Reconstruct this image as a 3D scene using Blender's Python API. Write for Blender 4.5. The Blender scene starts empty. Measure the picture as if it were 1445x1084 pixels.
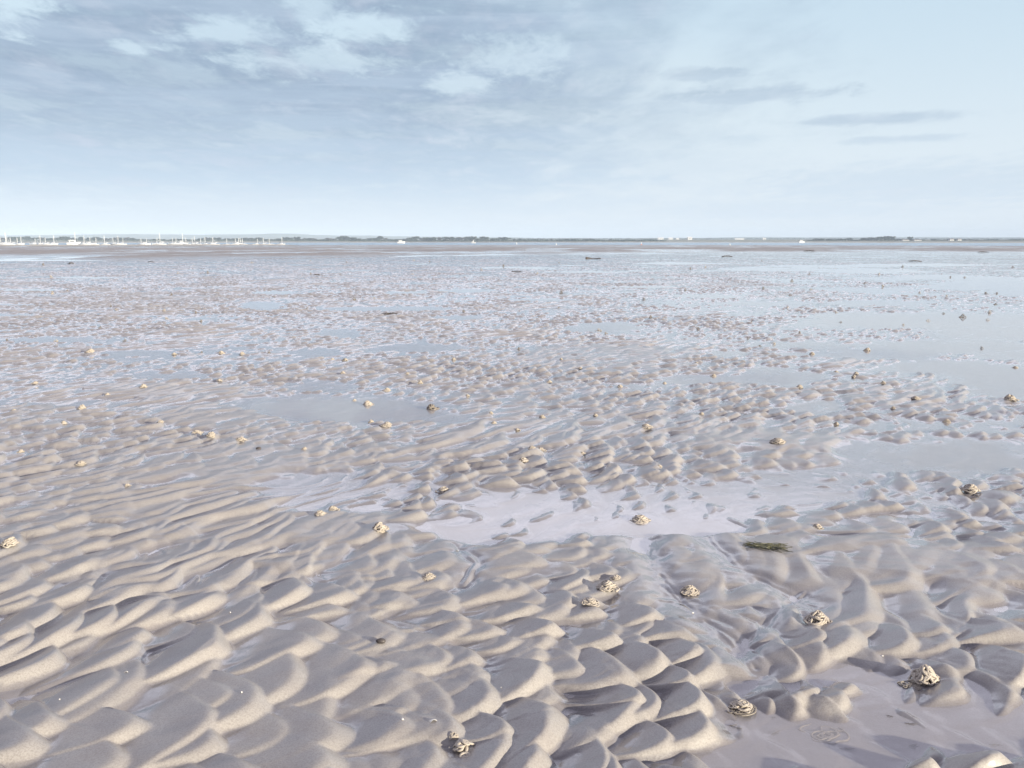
import bpy, bmesh, math, random
import numpy as np
from mathutils import Vector, Matrix

random.seed(11)
rng = np.random.default_rng(7)
SC = bpy.context.scene
COL = SC.collection
PI = math.pi

# ------------------------------------------------------------------ camera
CAM_H = 1.5
PITCH = math.radians(9.31)
FPX, CX, CY = 1250.0, 722.5, 542.0          # the photograph's focal length and centre (1445 x 1084)
cam_d = bpy.data.cameras.new('camera')
cam = bpy.data.objects.new('camera', cam_d)
COL.objects.link(cam)
cam.location = (0, 0, CAM_H)
cam.rotation_euler = (PI / 2 - PITCH, 0, 0)
cam_d.sensor_width = 36
cam_d.lens = 36 * FPX / 1445
cam_d.clip_start = 0.05
cam_d.clip_end = 30000
SC.camera = cam
CP, SP = math.cos(PITCH), math.sin(PITCH)

def photo_of(x, y, z=0.0):
    """where a point of the place falls in the photograph (used to survey pool outlines on the ground)"""
    zz = z - CAM_H
    f = y * CP - zz * SP
    f = np.where(f < 0.05, 0.05, f)
    u = CX + FPX * x / f
    v = CY - FPX * (y * SP + zz * CP) / f
    return u, v

def ground_at(u, v, z=0.0):
    a, b = (u - CX) / FPX, (CY - v) / FPX
    dx, dy, dz = a, CP + b * SP, -SP + b * CP
    k = (z - CAM_H) / dz
    return dx * k, dy * k

def at_dist(u, v, D):
    """point seen at photo pixel (u, v) at forward distance D: x, y, z"""
    a, b = (u - CX) / FPX, (CY - v) / FPX
    dx, dy, dz = a, CP + b * SP, -SP + b * CP
    k = D / dy
    return dx * k, D, CAM_H + dz * k

# ------------------------------------------------------------------ small maths
def sstep(a, b, x):
    t = np.clip((x - a) / (b - a), 0, 1)
    return t * t * (3 - 2 * t)

PERM = rng.permutation(512).astype(np.int64)
GRAD = rng.random(512) * 2 * PI
GX, GY = np.cos(GRAD).astype(np.float32), np.sin(GRAD).astype(np.float32)
RNDS = rng.random((6, 512)).astype(np.float32)

def hsh(ix, iy, salt=0):
    return PERM[(PERM[(ix + salt * 37) & 511] + iy) & 511]

def perlin(x, y, salt=0):
    xf, yf = np.floor(x), np.floor(y)
    ix, iy = xf.astype(np.int64), yf.astype(np.int64)
    fx, fy = (x - xf).astype(np.float32), (y - yf).astype(np.float32)
    u = fx * fx * fx * (fx * (fx * 6 - 15) + 10)
    v = fy * fy * fy * (fy * (fy * 6 - 15) + 10)
    def g(dx, dy):
        h = hsh(ix + dx, iy + dy, salt)
        return GX[h] * (fx - dx) + GY[h] * (fy - dy)
    a = g(0, 0); a += u * (g(1, 0) - a)
    b = g(0, 1); b += u * (g(1, 1) - b)
    return (a + v * (b - a)) * 1.5

def fbm(x, y, salt=0, octv=3, gain=0.5):
    s, a, f = 0, 1.0, 1.0
    for k in range(octv):
        s = s + a * perlin(x * f, y * f, salt + k)
        a *= gain; f *= 2.03
    return s

# ------------------------------------------------------------------ ripples
def tongues(x, y, flow_deg, lam, lat, salt, curve=0.55, stoss=0.95, lee=1.8, k=18.0, latf=.55):
    """fish-scale current ripples: rounded tongues with a gentle back and a steep front facing down-flow"""
    c, s_ = math.cos(math.radians(flow_deg)), math.sin(math.radians(flow_deg))
    s = (x * c + y * s_) / lam
    t = (-x * s_ + y * c) / lat
    s0 = np.floor(s).astype(np.int64)
    acc = np.zeros_like(s)
    for di in (-1, 0, 1, 2):
        ci = s0 + di
        off = 0.5 * (ci & 1)
        t0 = np.floor(t - off).astype(np.int64)
        for dj in (-1, 0, 1):
            cj = t0 + dj
            h = hsh(ci, cj, salt)
            r1, r2, r3, r4, r5 = (RNDS[q][h] for q in range(5))
            ds = s - (ci + 0.5 + (r1 - 0.5) * 0.95)
            dt = (t - (cj + off + 0.5 + (r2 - 0.5) * 0.8)) / (0.70 + 0.75 * r3)
            dt = dt + 0.35 * (r5 - 0.5) * ds
            df = ds + curve * (0.6 + 0.8 * r5) * dt * dt
            a_, b_ = 1.10 + stoss * df, 1.10 - lee * df
            hh = np.minimum(a_, b_) - np.log1p(np.exp(-np.abs(a_ - b_) * 7.5)) / 7.5     # rounded brink
            hh = (hh - latf * dt * dt) * (0.62 + 0.60 * r4)
            acc += np.exp(k * np.clip(hh, -1.5, 1.3))
    return np.clip(np.log(acc + 1e-6) / k, -0.3, 1.2)

# drainage rills cut across the bars: path in photo pixels, depth, half width (m)
RILLS = [([(900, 742), (912, 775), (925, 805), (948, 838), (985, 872), (1030, 905), (1065, 945)], .020, .075),
         ([(1135, 838), (1105, 862), (1072, 890), (1040, 925)], .014, .045),
         ([(985, 752), (1030, 800), (1085, 830), (1150, 862)], .012, .06),
         ([(640, 770), (672, 800), (655, 830)], .012, .03)]
def rill_field(x, y):
    cut = np.zeros_like(x); wetr = np.zeros_like(x)
    sel = (y > 2) & (y < 7) & (x > -2) & (x < 3)
    if not sel.any(): return cut, wetr
    xs, ys = x[sel], y[sel]; c_ = np.zeros_like(xs); w_ = np.zeros_like(xs)
    wob = 0.045 * perlin(xs / .34, ys / .34, 171); wob2 = .018 * perlin(xs / .11, ys / .11, 173)
    for path, dep, hw in RILLS:
        P = [ground_at(*p) for p in path]
        best = np.full_like(xs, 9.0)
        for (x0, y0), (x1, y1) in zip(P[:-1], P[1:]):
            dx, dy = x1 - x0, y1 - y0
            t = np.clip(((xs - x0) * dx + (ys - y0) * dy) / (dx * dx + dy * dy), 0, 1)
            best = np.minimum(best, np.hypot(xs - x0 - t * dx, ys - y0 - t * dy))
        q = np.abs(best + wob + wob2)
        c_ = c_ - dep * np.exp(-(q / hw) ** 2) - (.0017 + .0010 * wob / .03) * np.cos((q + .5 * wob2) / (.030 + .4 * np.abs(q)) * 2 * PI) * np.exp(-(q / (hw * 2.6)) ** 2)
        w_ = np.maximum(w_, np.exp(-(q / (hw * 2.2)) ** 2))
    cut[sel] = c_; wetr[sel] = w_
    return cut, wetr

# pools traced on the sand: centre and half-size in photo pixels, depth below water level (m), raggedness
POOLS = [
    (478, 577, 128, 19, .040, .45), (600, 588, 60, 9, .022, .5), (400, 572, 55, 12, .02, .5),
    (738, 728, 108, 36, .021, .40), (880, 715, 130, 30, .0125, .45), (1010, 708, 120, 30, .0115, .40), (660, 745, 60, 18, .022, .5),
    (930, 745, 160, 12, .02, .5), (1140, 690, 95, 24, .013, .6), (1190, 664, 100, 15, .012, .5), (450, 690, 75, 28, .010, .6), (545, 700, 90, 24, .008, .6),
    (1355, 642, 118, 22, .040, .35), (1250, 632, 60, 12, .018, .5), (1420, 600, 120, 12, .010, .7), (1310, 600, 100, 8, .008, .8),
    (1200, 1052, 150, 52, .024, .40), (1390, 1035, 140, 60, .014, .45), (1100, 1080, 110, 40, .020, .4), (1160, 965, 110, 28, .011, .6), (1070, 1035, 60, 40, .013, .5), (1290, 985, 120, 26, .011, .5),
    (72, 479, 78, 3.6, .03, .4), (190, 499, 46, 5.5, .03, .4), (150, 506, 60, 4, .02, .5), (240, 531, 62, 5, .025, .5), (548, 436, 90, 3.4, .03, .4),
    (372, 432, 32, 5, .03, .4), (385, 413, 32, 3, .03, .4), (660, 410, 40, 2.4, .03, .4), (570, 413, 34, 2, .03, .4),
    (480, 470, 36, 6, .026, .5), (586, 491, 62, 5.5, .03, .4), (642, 448, 36, 3.2, .03, .4), (450, 497, 40, 5, .02, .5), (440, 545, 50, 9, .018, .6),
    (851, 462, 50, 7, .035, .4), (1031, 498, 32, 4, .03, .5), (985, 536, 66, 7, .030, .5), (1100, 531, 58, 13, .034, .4), (1160, 573, 42, 10, .03, .5),
    (900, 548, 70, 6, .014, .7),
    (1330, 452, 190, 11, .04, .4), (1215, 448, 70, 8, .03, .5), (1430, 470, 120, 9, .04, .4), (1150, 487, 60, 6, .028, .5), (1230, 499, 110, 8, .03, .5),
    (1350, 490, 130, 10, .034, .5), (1340, 517, 100, 9, .036, .4), (1400, 530, 70, 15, .042, .35), (1440, 545, 60, 20, .04, .4), (1440, 500, 60, 10, .03, .5),
    (1245, 428, 84, 4, .03, .5), (1237, 409, 60, 2.4, .03, .5), (1390, 402, 84, 7, .035, .4), (1340, 392, 110, 4, .03, .5), (1440, 412, 60, 5, .03, .5),
    (1090, 380, 66, 3, .03, .5), (1220, 383, 90, 4, .03, .5), (1160, 376, 90, 2, .03, .5), (1000, 418, 46, 2.2, .03, .5), (1090, 428, 70, 2.2, .03, .5),
    (770, 423, 54, 1.7, .03, .5), (905, 405, 46, 1.6, .03, .5), (1290, 374, 110, 1.8, .03, .5), (960, 372, 60, 1.3, .03, .5), (730, 378, 60, 1.2, .03, .5),
    (820, 384, 70, 1.3, .03, .5), (40, 430, 50, 1.8, .03, .5), (30, 409, 40, 1.3, .03, .5), (130, 392, 60, 1.1, .03, .5), (20, 445, 40, 2, .02, .5),
]
# smooth bars without ripples (centre, half-size, height, how much ripple remains)
BARS = [
    (985, 790, 150, 42, .030, .40), (1210, 800, 130, 40, .036, .55), (1380, 800, 120, 40, .034, .6), (330, 655, 190, 36, .026, .50),
    (480, 745, 120, 30, .024, .45), (700, 800, 120, 22, .028, .45), (1085, 625, 110, 14, .028, .35), (340, 590, 150, 22, .022, .4), (240, 555, 130, 14, .02, .5),
    (1215, 1052, 200, 48, -.05, .30), (1000, 745, 190, 9, .02, .3), (860, 505, 120, 22, .018, .6), (60, 590, 80, 20, .02, .7),
]

D_KEYS = np.array([0, 60, 100, 160, 240, 400, 560, 650, 720, 1085, 1130, 1200, 1500, 9000], float)
Z_KEYS = np.array([0, 0, -.15, -.45, -1.0, -2.35, -2.78, -3.08, -3.6, -3.6, -3.0, -1.2, -.3, -.1], float)
WATER_LOW = -3.0

def slope(d):
    return np.interp(d, D_KEYS, Z_KEYS)

def creek_v(u):
    return np.interp(u, [-400, 0, 200, 400, 520, 700, 870, 1100, 1300, 1445, 1900], [371, 366.5, 365.5, 363, 360.5, 357.5, 355, 353.5, 352.8, 352.5, 352])

def sand(x, y):
    """height of the sand and its wetness at ground points"""
    x = np.asarray(x, np.float32); y = np.asarray(y, np.float32)
    d = np.hypot(x, y)
    u, v = photo_of(x, y)
    u = np.where(y < 0.3, -9999, u); v = np.where(y < 0.3, 9999, v)
    zb = slope(d)
    near = sstep(5.0, 3.2, d)
    # slow undulation of the flat
    low = 0.60 * fbm(x / 3.1, y / 3.1, 3) + 0.55 * fbm(x / 9.0, y / 9.0, 9)
    rightness = sstep(-3, 6, x - 0.02 * y)
    b = 0.010 + 0.014 * near + 0.013 * low - 0.003 * rightness
    b = b + 0.010 * sstep(900, 300, u) * sstep(560, 700, v)
    b = b - 0.006 * sstep(8.5, 14.0, d)
    b = b - 0.003 * sstep(440, 400, v) * sstep(1, 0, np.abs(v - 380) / 60)
    ragged = fbm(x / 0.55, y / 0.55, 21)
    # far rows: raggedness must be broader
    ragged2 = fbm(x / 1.6, y / 3.2, 25)
    far = sstep(8, 25, d)
    rag = ragged * (1 - far) + ragged2 * far
    amp_k = np.ones_like(x)
    for (cx, cy, rx, ry, hh, left) in BARS:
        q = np.sqrt(((u - cx) / rx) ** 2 + ((v - cy) / ry) ** 2) + 0.45 * ragged
        m = sstep(1.25, 0.45, q)
        b = b * (1 - m) + np.maximum(b, hh) * m
        amp_k = amp_k * (1 - m * (1 - left))
    for (cx, cy, rx, ry, dep, rg) in POOLS:
        q = np.sqrt(((u - cx) / rx) ** 2 + ((v - cy) / ry) ** 2) + rg * 0.8 * rag
        m = sstep(1.35, 0.55, q)
        b = b * (1 - m) + np.minimum(b, -dep) * m
    # flow and ripples
    wx = 0.20 * perlin(x / 1.7, y / 1.7, 31) + 0.045 * fbm(x / 0.42, y / 0.42, 33, 2)
    wy = 0.20 * perlin(x / 1.7, y / 1.7, 36) + 0.045 * fbm(x / 0.42, y / 0.42, 38, 2)
    A = tongues(x + wx, y + wy, -22, 0.165, 0.150, 5, curve=.90, latf=.66, stoss=.80, lee=2.3)
    C = tongues(x - wy * .8, y + wx * .8, -18, 0.085, 0.08, 23, curve=.8, latf=.6)
    A = A * .96 + C * .06 - .01
    B = tongues(x + wx * 1.3, y + wy * 1.3, -32, 0.165, 0.33, 14, curve=0.8, latf=.35)
    wl = sstep(700, 420, u) * sstep(760, 860, v)
    D_ = tongues(x + wx * .7, y + wy * .7, -4, 0.20, 0.185, 41, curve=.8, latf=.65, stoss=.75, lee=2.7)
    A = A * (1 - wl) + D_ * wl
    mixn = perlin(x / 1.9, y / 1.9, 44)
    mB = np.clip(sstep(-0.10, 0.35, mixn + 0.35 * sstep(640, 200, u) * sstep(560, 640, v) * sstep(900, 800, v) + .55 * sstep(1.2, .5, np.hypot((u - 1230) / 300, (v - 815) / 75)) + .22 * sstep(5, 9, d) - 0.3), 0, 1)
    R = A * (1 - mB) + B * mB
    small = perlin(x / 0.11 + wx * 4, y / 0.09 + wy * 4, 51)
    amp = 0.056 * (0.85 + 0.45 * perlin(x / 2.2, y / 2.2, 61)) * amp_k
    amp = amp * (1 + 0.25 * near)
    # streaming lines on the smooth bars
    sa = math.radians(-28)
    sx, sy = x * math.cos(sa) + y * math.sin(sa), -x * math.sin(sa) + y * math.cos(sa)
    lines = perlin(sx / 0.9, (sy + 0.12 * perlin(x / .8, y / .8, 71)) / 0.055, 72)
    z = b + amp * (R - 0.64) + 0.0016 * small + 0.0035 * (1 - amp_k) * lines
    cut, wetr = rill_field(x, y)
    z = z * (1 - .75 * wetr) + b * .75 * wetr + cut
    z = np.where(z < 0, -0.022 * (1 - np.exp(z * 0.30 / 0.022)), z)          # fine sediment smooths the floors of the pools
    # far banks beyond the creek
    vc = creek_v(u)
    w = np.clip((v - vc), -400, 400)
    bank = sstep(0.3, -2.2, w + 0.8 * perlin(x / 7, y / 16, 81)) * sstep(-0.1, 0.1, y)
    bank = np.where(d < 40, 0, bank)
    streak = fbm(x / 16, y / 34, 83, 3)
    zbk = 0.10 + 0.20 * streak + 0.06 * fbm(x / 2.0, y / 5.0, 87, 2)
    z = z * (1 - bank) + zbk * bank
    creek = np.exp(-((w - 0.4) / 0.7) ** 2) * np.where(d < 40, 0, 1) * sstep(1000, 600, u)
    z = z - 0.16 * creek
    # the low shingle spit on the left, far out
    sp_c = 566 + 0.02 * x
    tip = sstep(482, 380, u)
    spit = np.exp(-((d - sp_c) / 34) ** 2) * tip * np.where(y > 0, 1, 0)
    z_abs = zb + z
    z_abs = np.where(d > 470, np.maximum(z_abs, -3.55 + 1.72 * spit + 0.06 * streak * spit), z_abs)
    land = sstep(1120, 1180, d)
    shingle = np.clip(spit * 1.6, 0, 1) * sstep(-2.48, -2.2, z_abs)
    mud = sstep(.1, .25, spit) * sstep(-2.3, -2.5, z_abs)
    shingle = np.maximum(shingle, sstep(1095, 1125, d) * sstep(1165, 1140, d))
    rel = np.where(d > 430, z_abs - WATER_LOW, z)
    wet = 1 - sstep(0.002, 0.024, rel + 0.004 * ragged)
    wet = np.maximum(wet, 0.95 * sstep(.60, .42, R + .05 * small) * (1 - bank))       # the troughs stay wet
    wet = np.maximum(wet, .9 * wetr)
    wet = np.maximum(wet, 0.20 + 0.25 * sstep(3.6, 9.0, d + 0.5 * x) + .22 * sstep(8, 16, d) + 0.22 * fbm(x / 1.3, y / 1.3, 91, 2))
    dry = bank * sstep(-0.25, 0.35, streak + 0.15)
    wet = wet * (.25 + .75 * np.maximum(sstep(-.010, -.001, z), sstep(4.6, 3.8, d)))
    return z_abs, np.clip(wet, 0, 1), np.clip(land, 0, 1), np.clip(dry, 0, 1), shingle, mud

# ------------------------------------------------------------------ materials
def mat(name):
    m = bpy.data.materials.new(name); m.use_nodes = True
    nt = m.node_tree
    return m, nt, nt.nodes['Principled BSDF']

def N(nt, kind, **kw):
    n = nt.nodes.new(kind)
    for k, val in kw.items():
        if k in n.inputs: n.inputs[k].default_value = val
        else: setattr(n, k, val)
    return n

def L(nt, a, ao, b, bi): nt.links.new(a.outputs[ao], b.inputs[bi])

def mixc(nt, fac, a, b, blend='MIX'):
    n = nt.nodes.new('ShaderNodeMix'); n.data_type = 'RGBA'; n.blend_type = blend
    for i, val in ((0, fac), (6, a), (7, b)):
        if isinstance(val, bpy.types.NodeSocket): nt.links.new(val, n.inputs[i])
        else: n.inputs[i].default_value = val
    return n.outputs[2]

def mth(nt, op, a, b=None, c=None, clamp=False):
    n = nt.nodes.new('ShaderNodeMath'); n.operation = op; n.use_clamp = clamp
    for i, val in enumerate((a, b, c)):
        if val is None: continue
        if isinstance(val, bpy.types.NodeSocket): nt.links.new(val, n.inputs[i])
        else: n.inputs[i].default_value = val
    return n.outputs[0]

def mrange(nt, x, a, b, c=0.0, d=1.0, smooth=True):
    n = nt.nodes.new('ShaderNodeMapRange'); n.clamp = True
    if smooth: n.interpolation_type = 'SMOOTHSTEP'
    nt.links.new(x, n.inputs[0])
    for i, val in ((1, a), (2, b), (3, c), (4, d)):
        if isinstance(val, bpy.types.NodeSocket): nt.links.new(val, n.inputs[i])
        else: n.inputs[i].default_value = val
    return n.outputs[0]

def noise(nt, vec, scale, detail=3, rough=.55, dist=0.0):
    n = nt.nodes.new('ShaderNodeTexNoise')
    n.inputs['Scale'].default_value = scale; n.inputs['Detail'].default_value = detail
    n.inputs['Roughness'].default_value = rough; n.inputs['Distortion'].default_value = dist
    if vec is not None: nt.links.new(vec, n.inputs['Vector'])
    return n.outputs[0]

def rgb(r, g, b): return (r, g, b, 1)

# sand
M_SAND, nt, bs = mat('wet_sand')
tc = nt.nodes.new('ShaderNodeTexCoord'); ob = tc.outputs['Object']
def attr(nt, name):
    a = nt.nodes.new('ShaderNodeAttribute'); a.attribute_name = name; return a.outputs['Fac']
wet, land, dry, shg = (attr(nt, q) for q in ('wet', 'land', 'dry', 'shingle'))
grain = noise(nt, ob, 190, 4, .75)
mott = noise(nt, ob, 7, 4, .6)
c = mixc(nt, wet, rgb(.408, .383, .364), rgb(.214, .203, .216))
c = mixc(nt, dry, c, rgb(.29, .255, .245))
c = mixc(nt, mth(nt, 'MULTIPLY', mrange(nt, grain, .38, .66), .42), c, rgb(.13, .115, .105))
c = mixc(nt, mth(nt, 'MULTIPLY', mrange(nt, mott, .35, .75), .22), c, rgb(.235, .20, .195))
c = mixc(nt, shg, c, rgb(.42, .36, .27))
c = mixc(nt, attr(nt, 'mud'), c, rgb(.13, .105, .09))
fld = noise(nt, ob, .02, 4, .6)
landc = mixc(nt, fld, rgb(.10, .11, .06), rgb(.20, .18, .11))
c = mixc(nt, land, c, landc)
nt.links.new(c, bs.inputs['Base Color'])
r = mrange(nt, wet, 0.1, 1.0, .50, .20, False)
r = mth(nt, 'ADD', r, mth(nt, 'MULTIPLY', mth(nt, 'MAXIMUM', mth(nt, 'MAXIMUM', dry, land), shg), .35))
r = mth(nt, 'ADD', r, mth(nt, 'MULTIPLY', mth(nt, 'SUBTRACT', mott, .5), .25), clamp=True)
nt.links.new(r, bs.inputs['Roughness'])
bs.inputs['IOR'].default_value = 1.36
b1 = nt.nodes.new('ShaderNodeBump'); b1.inputs['Distance'].default_value = .0010; b1.inputs['Strength'].default_value = .75
nt.links.new(grain, b1.inputs['Height'])
b2 = nt.nodes.new('ShaderNodeBump'); b2.inputs['Distance'].default_value = .004; b2.inputs['Strength'].default_value = .25
nt.links.new(noise(nt, ob, 38, 3, .55), b2.inputs['Height']); L(nt, b2, 0, b1, 'Normal')
L(nt, b1, 0, bs, 'Normal')
nt.links.new(mth(nt, 'MULTIPLY', mrange(nt, mth(nt, 'MAXIMUM', mth(nt, 'MAXIMUM', dry, land), shg), 0, 1, 1., .1), mrange(nt, wet, .2, .9, .30, 1.0, False)), bs.inputs['Coat Weight'])
nt.links.new(mrange(nt, wet, .1, .9, .22, .06, False), bs.inputs['Coat Roughness'])
bs.inputs['Coat IOR'].default_value = 1.36
L(nt, b2, 0, bs, 'Coat Normal')

# water film: clear, mirror by Fresnel
def water_mat(name, rough, bump, tint, silt_lift=0.0, mirror=(1, 1, 1)):
    m = bpy.data.materials.new(name); m.use_nodes = True; nt = m.node_tree
    nt.nodes.remove(nt.nodes['Principled BSDF'])
    out = nt.nodes['Material Output']
    tr = N(nt, 'ShaderNodeBsdfTransparent', Color=tint)
    gl = N(nt, 'ShaderNodeBsdfGlossy', Color=rgb(*mirror), Roughness=rough)
    fr = N(nt, 'ShaderNodeFresnel'); ge = nt.nodes.new('ShaderNodeNewGeometry')
    nt.links.new(mrange(nt, ge.outputs['Backfacing'], 0, 1, 1.333, 1 / 1.333, False), fr.inputs['IOR'])   # the film is thin: the same mirror from both sides
    mx = nt.nodes.new('ShaderNodeMixShader')
    df = N(nt, 'ShaderNodeBsdfDiffuse', Color=rgb(.78, .76, .79)); ms = N(nt, 'ShaderNodeMixShader', Fac=silt_lift)     # milky suspension added to brighten the pools beyond their sky reflection
    ms.inputs[0].default_value = silt_lift
    L(nt, tr, 0, ms, 1); L(nt, df, 0, ms, 2)
    L(nt, fr, 0, mx, 0); L(nt, ms, 0, mx, 1); L(nt, gl, 0, mx, 2); L(nt, mx, 0, out, 'Surface')
    tc = nt.nodes.new('ShaderNodeTexCoord')
    bp = nt.nodes.new('ShaderNodeBump'); bp.inputs['Distance'].default_value = bump[1]; bp.inputs['Strength'].default_value = bump[2]
    nt.links.new(noise(nt, tc.outputs['Object'], bump[0], 3, .5), bp.inputs['Height'])
    L(nt, bp, 0, gl, 'Normal'); L(nt, bp, 0, fr, 'Normal')
    return m
M_POOL = water_mat('pool_water', .03, (9.0, .0012, .25), rgb(.95, .94, .95), .26)
M_CHAN = water_mat('channel_water', .16, (.9, .30, .9), rgb(.28, .36, .42), mirror=(.78, .86, .93))

def simple(name, col, rough=.6, spec=.4, var=0.0, scale=20, bump=0.0):
    m, nt, bs = mat(name)
    tc = nt.nodes.new('ShaderNodeTexCoord')
    n = noise(nt, tc.outputs['Object'], scale, 4, .6)
    dark = rgb(*(q * (1 - var) for q in col)); lite = rgb(*(min(1, q * (1 + var)) for q in col))
    nt.links.new(mixc(nt, mrange(nt, n, .3, .7), dark, lite), bs.inputs['Base Color'])
    bs.inputs['Roughness'].default_value = rough
    bs.inputs['Specular IOR Level'].default_value = spec
    if bump:
        bp = nt.nodes.new('ShaderNodeBump'); bp.inputs['Distance'].default_value = bump; bp.inputs['Strength'].default_value = .6
        nt.links.new(n, bp.inputs['Height']); L(nt, bp, 0, bs, 'Normal')
    return m
M_CAST = simple('cast_sand', (.45, .40, .345), .55, .35, .18, 260, .0008)
M_CAST_DARK = simple('cast_sand_damp', (.24, .21, .18), .45, .5, .2, 260, .0008)
M_HULL = simple('white_hull', (.70, .70, .70), .35, .5, .03, 3)
M_MAST = simple('pale_alloy', (.72, .73, .74), .4, .5, .03, 3)
M_CABIN = simple('cabin_white', (.74, .74, .74), .45, .5, .05, 3)
M_BLUE = simple('blue_cover', (.06, .10, .22), .8, .2, .1, 3)
M_SAILC = simple('sail_cover', (.62, .63, .66), .8, .2, .1, 3)
M_CROWN = [simple('foliage_dark', (.028, .046, .040), .8, .2, .5, .6), simple('foliage_mid', (.04, .06, .045), .8, .2, .5, .6),
           simple('foliage_bare', (.06, .055, .055), .85, .2, .4, .6)]
M_BARK = simple('bark', (.09, .075, .06), .9, .2, .3, 4)
M_WALLW = simple('white_render', (.62, .62, .61), .8, .3, .04, .5)
M_ROOF = simple('slate_roof', (.16, .15, .16), .8, .3, .15, .8)
M_ROOFP = simple('pale_roof', (.70, .70, .70), .6, .3, .05, .8)
M_GLASS = simple('dark_window', (.05, .06, .08), .15, .6, .1, 2)
M_WEED = simple('green_weed', (.085, .083, .04), .35, .6, .5, 90, .002)
M_WRACK = simple('dark_wrack', (.10, .085, .08), .4, .5, .4, 60, .004)
M_WOOD = simple('drift_timber', (.085, .07, .062), .8, .3, .4, 8, .01)
M_STONE = simple('dark_stone', (.07, .06, .06), .5, .5, .3, 120, .001)
M_SHELL = simple('white_shell', (.82, .79, .74), .4, .5, .08, 300)
M_BUOYW = simple('white_buoy', (.82, .82, .80), .4, .5, .03, 3)
M_BUOYO = simple('orange_buoy', (.60, .18, .08), .45, .5, .05, 3)
M_HILL = simple('far_hill', (.09, .12, .08), .9, .2, .35, .004)

# ------------------------------------------------------------------ object helpers
def tag(o, label=None, cat=None, group=None, kind=None):
    if label: o['label'] = label
    if cat: o['category'] = cat
    if group: o['group'] = group
    if kind: o['kind'] = kind
    return o

def mesh_from(name, verts, faces, material, parent=None, smooth=True, matidx=None):
    me = bpy.data.meshes.new(name)
    me.from_pydata([tuple(p) for p in verts], [], faces)
    for m in (material if isinstance(material, (list, tuple)) else [material]): me.materials.append(m)
    if matidx is not None: me.polygons.foreach_set('material_index', matidx)
    if smooth: me.polygons.foreach_set('use_smooth', [True] * len(me.polygons))
    me.update()
    o = bpy.data.objects.new(name, me); COL.objects.link(o)
    if parent: o.parent = parent
    return o

def grid_mesh(name, P, wrap, material, attrs=None):
    """P: rows x cols x 3 -> one sheet"""
    nr, nc = P.shape[:2]
    idx = np.arange(nr * nc, dtype=np.int32).reshape(nr, nc)
    if wrap: idx = np.concatenate([idx, idx[:, :1]], 1)
    a, b, c_, d_ = idx[:-1, :-1], idx[:-1, 1:], idx[1:, 1:], idx[1:, :-1]
    F = np.stack([a, b, c_, d_], -1).reshape(-1, 4)     # upward facing
    me = bpy.data.meshes.new(name)
    me.vertices.add(nr * nc); me.vertices.foreach_set('co', P.reshape(-1).astype(np.float32))
    me.loops.add(F.size); me.loops.foreach_set('vertex_index', F.reshape(-1))
    me.polygons.add(len(F)); me.polygons.foreach_set('loop_start', np.arange(0, F.size, 4, dtype=np.int32))
    me.polygons.foreach_set('use_smooth', np.ones(len(F), bool))
    for k, val in (attrs or {}).items():
        at = me.attributes.new(k, 'FLOAT', 'POINT'); at.data.foreach_set('value', val.reshape(-1).astype(np.float32))
    me.materials.append(material); me.update(calc_edges=True)
    o = bpy.data.objects.new(name, me); COL.objects.link(o)
    return o

def copy_tree(o, parent=None):
    c = o.copy(); COL.objects.link(c)
    if parent: c.parent = parent
    for ch in list(o.children): copy_tree(ch, c)
    return c

# ------------------------------------------------------------------ the sand flat: one sheet from the feet to the horizon
rows = list(np.linspace(0.35, 1.7, 22))
d = 1.7
while d < 8000:
    if d < 26: dr = min(max(d * d / 1330 * .9, .004), .028)
    elif d < 70: dr = .028 * (d / 26) ** 1.15
    elif d < 470: dr = .09 * (d / 70) ** 2.0
    elif d < 1300: dr = 7
    else: dr = d * .12
    d += dr; rows.append(d)
rows = np.array(rows)
dense = np.radians(np.linspace(-37.5, 37.5, 1020))
coarse = np.radians(np.linspace(37.5, 322.5, 74)[1:-1])
az = np.concatenate([dense, coarse])
print('sand grid', len(rows), len(az))
Xg = rows[:, None] * np.sin(az)[None]; Yg = rows[:, None] * np.cos(az)[None]
Z = np.empty_like(Xg); W = np.empty_like(Xg); LD = np.empty_like(Xg); DR = np.empty_like(Xg); SG = np.empty_like(Xg); MD = np.empty_like(Xg)
for i in range(0, len(rows), 60):
    Z[i:i+60], W[i:i+60], LD[i:i+60], DR[i:i+60], SG[i:i+60], MD[i:i+60] = sand(Xg[i:i+60], Yg[i:i+60])
sheet = grid_mesh('sand_flat', np.stack([Xg, Yg, Z], -1), True, M_SAND, {'wet': W, 'land': LD, 'dry': DR, 'shingle': SG, 'mud': MD})
tag(sheet, kind='structure')
del Xg, Yg, Z, W, LD, DR, SG, MD

def sand_z(x, y):
    return float(sand(np.array([x]), np.array([y]))[0][0])

# standing water in the hollows, and the tidal channel beyond
wr = np.concatenate([np.linspace(.4, 60, 60), np.geomspace(62, 600, 100)])
wa = np.radians(np.linspace(-180, 180, 181)[:-1])
Pw = np.stack([wr[:, None] * np.sin(wa), wr[:, None] * np.cos(wa), np.repeat(slope(wr)[:, None], len(wa), 1)], -1)
tag(grid_mesh('pool_water', Pw, True, M_POOL), kind='structure')
wr = np.concatenate([[570, 590], np.linspace(610, 1160, 36)])
Pw = np.stack([wr[:, None] * np.sin(wa), wr[:, None] * np.cos(wa), np.full((len(wr), len(wa)), WATER_LOW)], -1)
tag(grid_mesh('channel_water', Pw, True, M_CHAN), kind='structure')

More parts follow.
